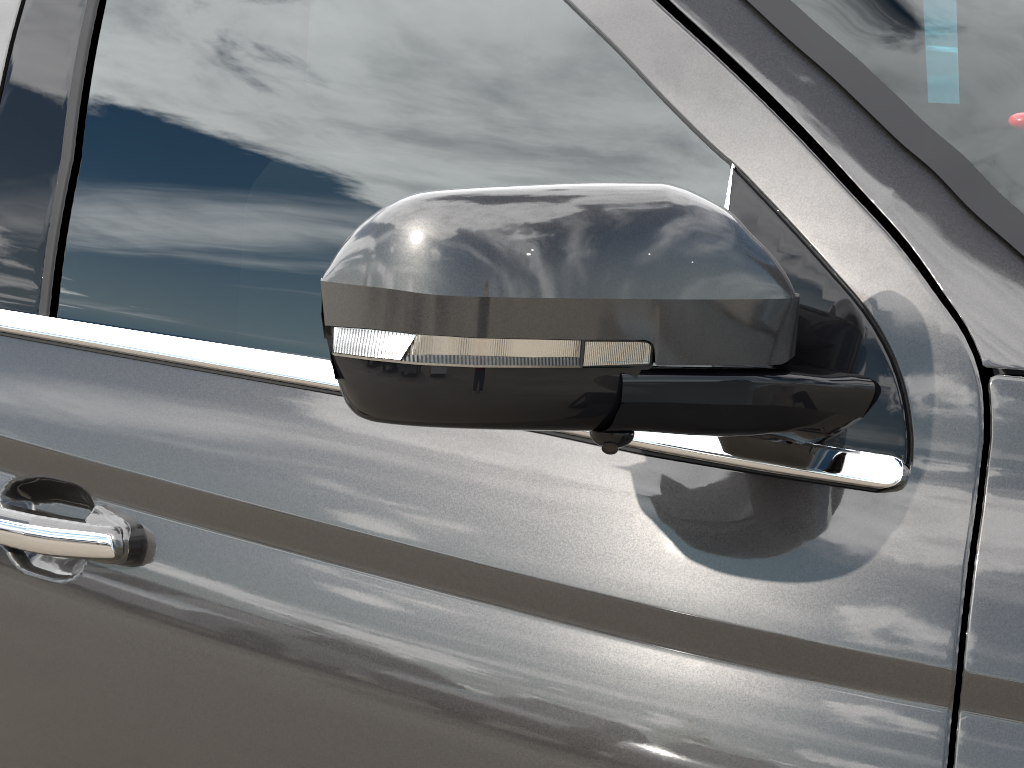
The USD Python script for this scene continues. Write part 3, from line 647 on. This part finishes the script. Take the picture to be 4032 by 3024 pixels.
# ------------------------------------------------------------------ the rest of the car, out of frame
tyre_p = np.array([[.22, -.10], [.30, -.11], [.355, -.10], [.365, -.06], [.365, .06], [.355, .10], [.30, .11], [.22, .10]])
def wheel_meshes():
    ty = trimesh.creation.revolve(np.vstack([tyre_p, tyre_p[:1]]), sections=48); rim_ = trimesh.creation.cylinder(.225, .17, sections=40)
    for m in (ty, rim_): m.apply_transform(trimesh.transformations.rotation_matrix(math.pi / 2, [1, 0, 0]))
    return ty, rim_
MT['rim'] = simple('alloy', (.5, .5, .5), .3, metallic=1.0)
ty, rm = wheel_meshes()
for wx, wy in ((1.35, .12), (1.35, 1.36), (-1.65, .12), (-1.65, 1.36)):
    w_ = thing('wheel', parent=CAR)
    for nm_, m_, k_m in (('tyre', ty, MT['rubber']), ('rim_disc', rm, MT['rim'])):
        c_ = m_.copy(); c_.apply_translation([wx, wy, .365]); tm(nm_, c_, k_m, w_)
tm('bonnet', sheet(Polygon([(.30, .98), (.72, 1.085), (1.5, 1.04), (2.1, .93), (2.1, .85), (.3, .85)]), 1.40, 1.24), MT['paint'], CAR)
tm('underbody', sheet(Polygon([(-2.2, .25), (2.1, .25), (2.1, .5), (-2.2, .5)]), 1.4, 1.28), MT['black'], CAR)

# ------------------------------------------------------------------ what stands round about and shows in the bodywork
MT['far_glass'] = simple('far_car_glass', (.015, .018, .02), .05)
def far_car(label, paintc, loc, rz, first=[None]):
    c = thing('parked_car', label, 'car', loc=loc, rz=rz, group='cars parked across the lot')
    m_ = simple('far_paint_%d' % len(used), paintc, .25, coat_weight=1.0)
    low = Polygon([(-2.2, .32), (-2.15, .85), (-1.7, .95), (1.0, .98), (1.9, .86), (2.2, .7), (2.2, .32)])
    for wx in (-1.35, 1.35): low = low.difference(Point(wx, .33).buffer(.40))
    def ex(p, w, taper=0):
        m = trimesh.creation.extrude_polygon(p, w); v = m.vertices; y = v[:, 2] - w / 2; m.vertices = np.stack([v[:, 0], y * (1 - taper * np.clip((v[:, 1] - .95) / .55, 0, 1)), v[:, 1]], 1); m.fix_normals(); return m
    tm('body', ex(low, 1.78), m_, c)
    tm('cabin_glass', ex(Polygon([(-1.75, .94), (-1.25, 1.40), (.15, 1.42), (.95, .96)]), 1.66, .22), MT['far_glass'], c)
    tm('roof', ex(Polygon([(-1.32, 1.39), (-1.1, 1.47), (.0, 1.48), (.25, 1.40)]), 1.66, .22), m_, c)
    for wx in (-1.35, 1.35):
        for wy in (-.78, .78):
            q = ty.copy(); q.apply_scale(.9); q.apply_translation([wx, wy, .33]); tm('wheel', q, MT['rubber'], c)
cl = [((.02, .02, .022), 'black'), ((.6, .6, .6), 'white'), ((.05, .06, .09), 'dark blue'), ((.3, .3, .31), 'silver'), ((.25, .02, .02), 'red'), ((.12, .12, .12), 'grey'), ((.55, .54, .5), 'cream')]
spots = ((-20.5, 0, 0), (-17.2, 1, .3), (-13.6, 2, -.2), (-10.2, 3, .1), (-6.4, 0, -.3), (-3.0, 5, .2), (1.2, 1, 0))
where = ('far rear end of the row', 'second from the rear end of the row', 'third in the row', 'middle of the row', 'fifth in the row', 'sixth in the row', 'front end of the row')
for (x_, ci, dy), wh in zip(spots, where):
    far_car(f'{cl[ci][1]} parked car at the {wh} across the lot', cl[ci][0], (x_ * .85, -9.5 + dy, 0), 90 + 4 * dy)
def far_tree(loc, h, label):
    t = thing('tree', label, 'tree', loc=loc, group='low trees on the horizon')
    tk = trimesh.creation.cone(.22, h * .7, sections=10); tm('trunk', tk, MT['bark'], t)
    r_ = np.random.default_rng(int(abs(loc[0]) * 10)); n = 1400
    c_ = r_.normal(0, 1, (14, 3)) * [h * .22, h * .22, h * .16] + [0, 0, h * .66]
    p = c_[r_.integers(0, 14, n)] + r_.normal(0, h * .09, (n, 3)); a_ = r_.normal(0, .16, (n, 3)); b_ = r_.normal(0, .16, (n, 3))
    v = np.stack([p, p + a_, p + b_], 1).reshape(-1, 3); tm('crown', (v, np.arange(3 * n).reshape(-1, 3)), MT['leaf'], t, smooth=False)
MT['bark'] = simple('bark', (.09, .07, .05), .9); MT['leaf'] = simple('leaf', (.05, .075, .03), .7)
for k, (x_, y_, h_) in enumerate(((-62, -40, 6), (-44, -52, 5), (-20, -60, 7), (18, -58, 5.5), (60, -30, 6), (64, 8, 5))):
    far_tree((x_, y_, 0), h_, 'low tree on the horizon, ' + ('farthest to the rear', 'second from the rear', 'third from the rear', 'third from the front', 'second from the front', 'straight ahead of the car')[k])

# the person who takes the picture, in a dark red shirt
MT['skin'] = simple('skin', (.42, .26, .19), .5); MT['shirt'] = simple('burgundy_cloth', (.20, .015, .03), .85); MT['jeans'] = simple('dark_denim', (.02, .025, .04), .9); MT['hair'] = simple('dark_hair', (.012, .01, .009), .6)
fh = np.array([fwd[0], fwd[1], 0]); fh /= np.linalg.norm(fh); rh = np.array([fh[1], -fh[0], 0])
PB = np.array([CAM[0], CAM[1], 0]) - .40 * fh
def bones(J, B, edge=.02, it=6):
    def ball(p, r):
        return m3.Manifold.sphere(r, 20).translate([float(q) for q in p])
    out = None
    for a, b in B:
        h = m3.Manifold.batch_hull([ball(*J[a]), ball(*J[b])]); out = h if out is None else out + h
    m = out.refine_to_length(edge).to_mesh(); t = trimesh.Trimesh(m.vert_properties[:, :3], m.tri_verts, process=True)
    trimesh.smoothing.filter_taubin(t, iterations=it); return t
def pj(r, f, z): return PB + rh * r + fh * f + np.array([0, 0, z])
g = .0
J = {'hip': (pj(0, 0, .94), .135), 'chest': (pj(0, -.01, 1.30), .145), 'neck': (pj(0, .01, 1.47), .058), 'head': (pj(0, .035, 1.62), .098), 'chin': (pj(0, .06, 1.55), .060)}
for sgn, k in ((-1, 'l'), (1, 'r')):
    J.update({'sh' + k: (pj(.17 * sgn, -.01, 1.38), .062), 'el' + k: (pj(.22 * sgn, .10, 1.14), .046), 'wr' + k: (pj(.075 * sgn, .315, 1.36), .028), 'pm' + k: (pj(.055 * sgn, .355, 1.385), .026),
              'th' + k: (pj(.09 * sgn, 0, .90), .088), 'kn' + k: (pj(.11 * sgn, .02, .48), .058), 'an' + k: (pj(.12 * sgn, -.02, .09), .042), 'to' + k: (pj(.14 * sgn, .14, .045), .040), 'he' + k: (pj(.12 * sgn, -.06, .045), .042)})
    for q in range(4): J[f'f{q}{k}'] = (pj(.058 * sgn, .372 + .0, 1.365 + .018 * q), .0095); J[f'g{q}{k}'] = (pj((.058 - .05 - .006 * (q in (1, 2))) * sgn, .382, 1.365 + .018 * q), .0082)
    J['u' + k] = (pj(.045 * sgn, .345, 1.35), .011); J['v' + k] = (pj(.03 * sgn, .355, 1.37), .010)
B = [('hip', 'chest'), ('chest', 'neck'), ('neck', 'head'), ('head', 'chin')]
for k in 'lr':
    B += [('chest', 'sh' + k), ('sh' + k, 'el' + k), ('el' + k, 'wr' + k), ('wr' + k, 'pm' + k), ('hip', 'th' + k), ('th' + k, 'kn' + k), ('kn' + k, 'an' + k), ('an' + k, 'to' + k), ('an' + k, 'he' + k), ('u' + k, 'v' + k), ('pm' + k, 'u' + k)]
    for q in range(4): B += [('pm' + k, f'f{q}{k}'), (f'f{q}{k}', f'g{q}{k}')]
PER = thing('person', 'person in a dark red shirt and dark trousers holding up a phone, facing the mirror', 'person')
tm('body', bones(J, B, .012, 4), MT['skin'], PER, smooth=True)
def grown(names, d): return {n_: (J[n_][0], J[n_][1] + d) for n_ in names}
Js = grown(['hip', 'chest', 'shl', 'shr', 'ell', 'elr', 'neck'], .014); Js['neck'] = (pj(0, 0, 1.41), .07)
tm('shirt', bones(Js, [('hip', 'chest'), ('chest', 'neck'), ('chest', 'shl'), ('chest', 'shr'), ('shl', 'ell'), ('shr', 'elr')]), MT['shirt'], PER, smooth=True)
Jt = grown(['hip', 'thl', 'thr', 'knl', 'knr', 'anl', 'anr'], .018)
tm('trousers', bones(Jt, [('hip', 'thl'), ('hip', 'thr'), ('thl', 'knl'), ('thr', 'knr'), ('knl', 'anl'), ('knr', 'anr')]), MT['jeans'], PER, smooth=True)
Jh = {'a': (pj(0, .01, 1.66), .098), 'b': (pj(0, -.02, 1.60), .095)}
tm('hair', bones(Jh, [('a', 'b')]), MT['hair'], PER, smooth=True)
PHN = trimesh.creation.box((.15, .008, .072)); Rm = np.eye(4); Rm[:3, 0], Rm[:3, 1], Rm[:3, 2] = rh, fh, [0, 0, 1]
PHN.apply_transform(Rm); PHN.apply_translation(CAM - .012 * fh - rh * .05); 
PHO = thing('phone', 'black phone held up in both hands by the person', 'phone')
tm('phone_body', PHN, MT['far_glass'], PHO)

# seat and wheel inside, dim behind the glass
def soft(c, sz, r=.03):
    h = np.array(sz) / 2 - r
    return m3.Manifold.batch_hull([m3.Manifold.sphere(r, 16).translate([c[0] + a * h[0], c[1] + b * h[1], c[2] + d * h[2]]) for a in (-1, 1) for b in (-1, 1) for d in (-1, 1)])
MT['seat'] = simple('grey_seat', (0.12, 0.115, 0.105), 0.8)
ST = thing('front_seat', parent=CAR)
tm('seat_back', soft((-.72, .42, 1.02), (.16, .5, .62), .06).rotate([0, 0, 0]), MT['seat'], ST, smooth=40)
tm('headrest', soft((-.78, .42, 1.45), (.11, .27, .19), .045), MT['seat'], ST, smooth=40)
sw = trimesh.creation.torus(.18, .015, 40, 12); sw.apply_transform(trimesh.transformations.rotation_matrix(1.2, [0, 1, 0])); sw.apply_translation([-.18, .42, 1.06]); tm('steering_wheel', sw, MT['seat'], CAR, smooth=True)
# small red thing on the dash, at the frame's edge
rp = hit_plane(np.array([[4032., 478.]]), np.array([.62]))[0]
orn = trimesh.creation.icosphere(3, 1.0); orn.apply_scale([.016, .012, .0085]); orn.apply_translation(rp)
MT['red'] = simple('red_plastic', (.6, .02, .02), .25)
ORN = thing('ornament', 'small red object behind the windscreen at the right edge', 'ornament')
tm('red_cap', orn, MT['red'], ORN, smooth=True)

# tiny chips in the cap's paint
MT['chip'] = simple('pale_chip', (.75, .75, .72), .6)
gx = project(up_grid.reshape(-1, 3)).reshape(up_grid.shape[0], up_grid.shape[1], 2); _, _, gn = grid_mesh(up_grid); gn = gn.reshape(up_grid.shape)
for q, sz in (((2087, 996), .0016), ((2561, 995), .0009), ((2725, 1034), .0008), ((2100, 990), .0009)):
    i_ = np.unravel_index(np.argmin(((gx[:46] - q) ** 2).sum(2)), gx[:46].shape[:2]); p_, n_ = up_grid[i_], gn[i_]
    if n_ @ fwd > 0: n_ = -n_
    c_ = trimesh.creation.icosphere(2, sz); c_.vertices *= [1.3, 1.0, .7]; c_.apply_translation(p_ - n_ * sz * .5); tm('paint_chip', c_, MT['chip'], MIR, smooth=True)
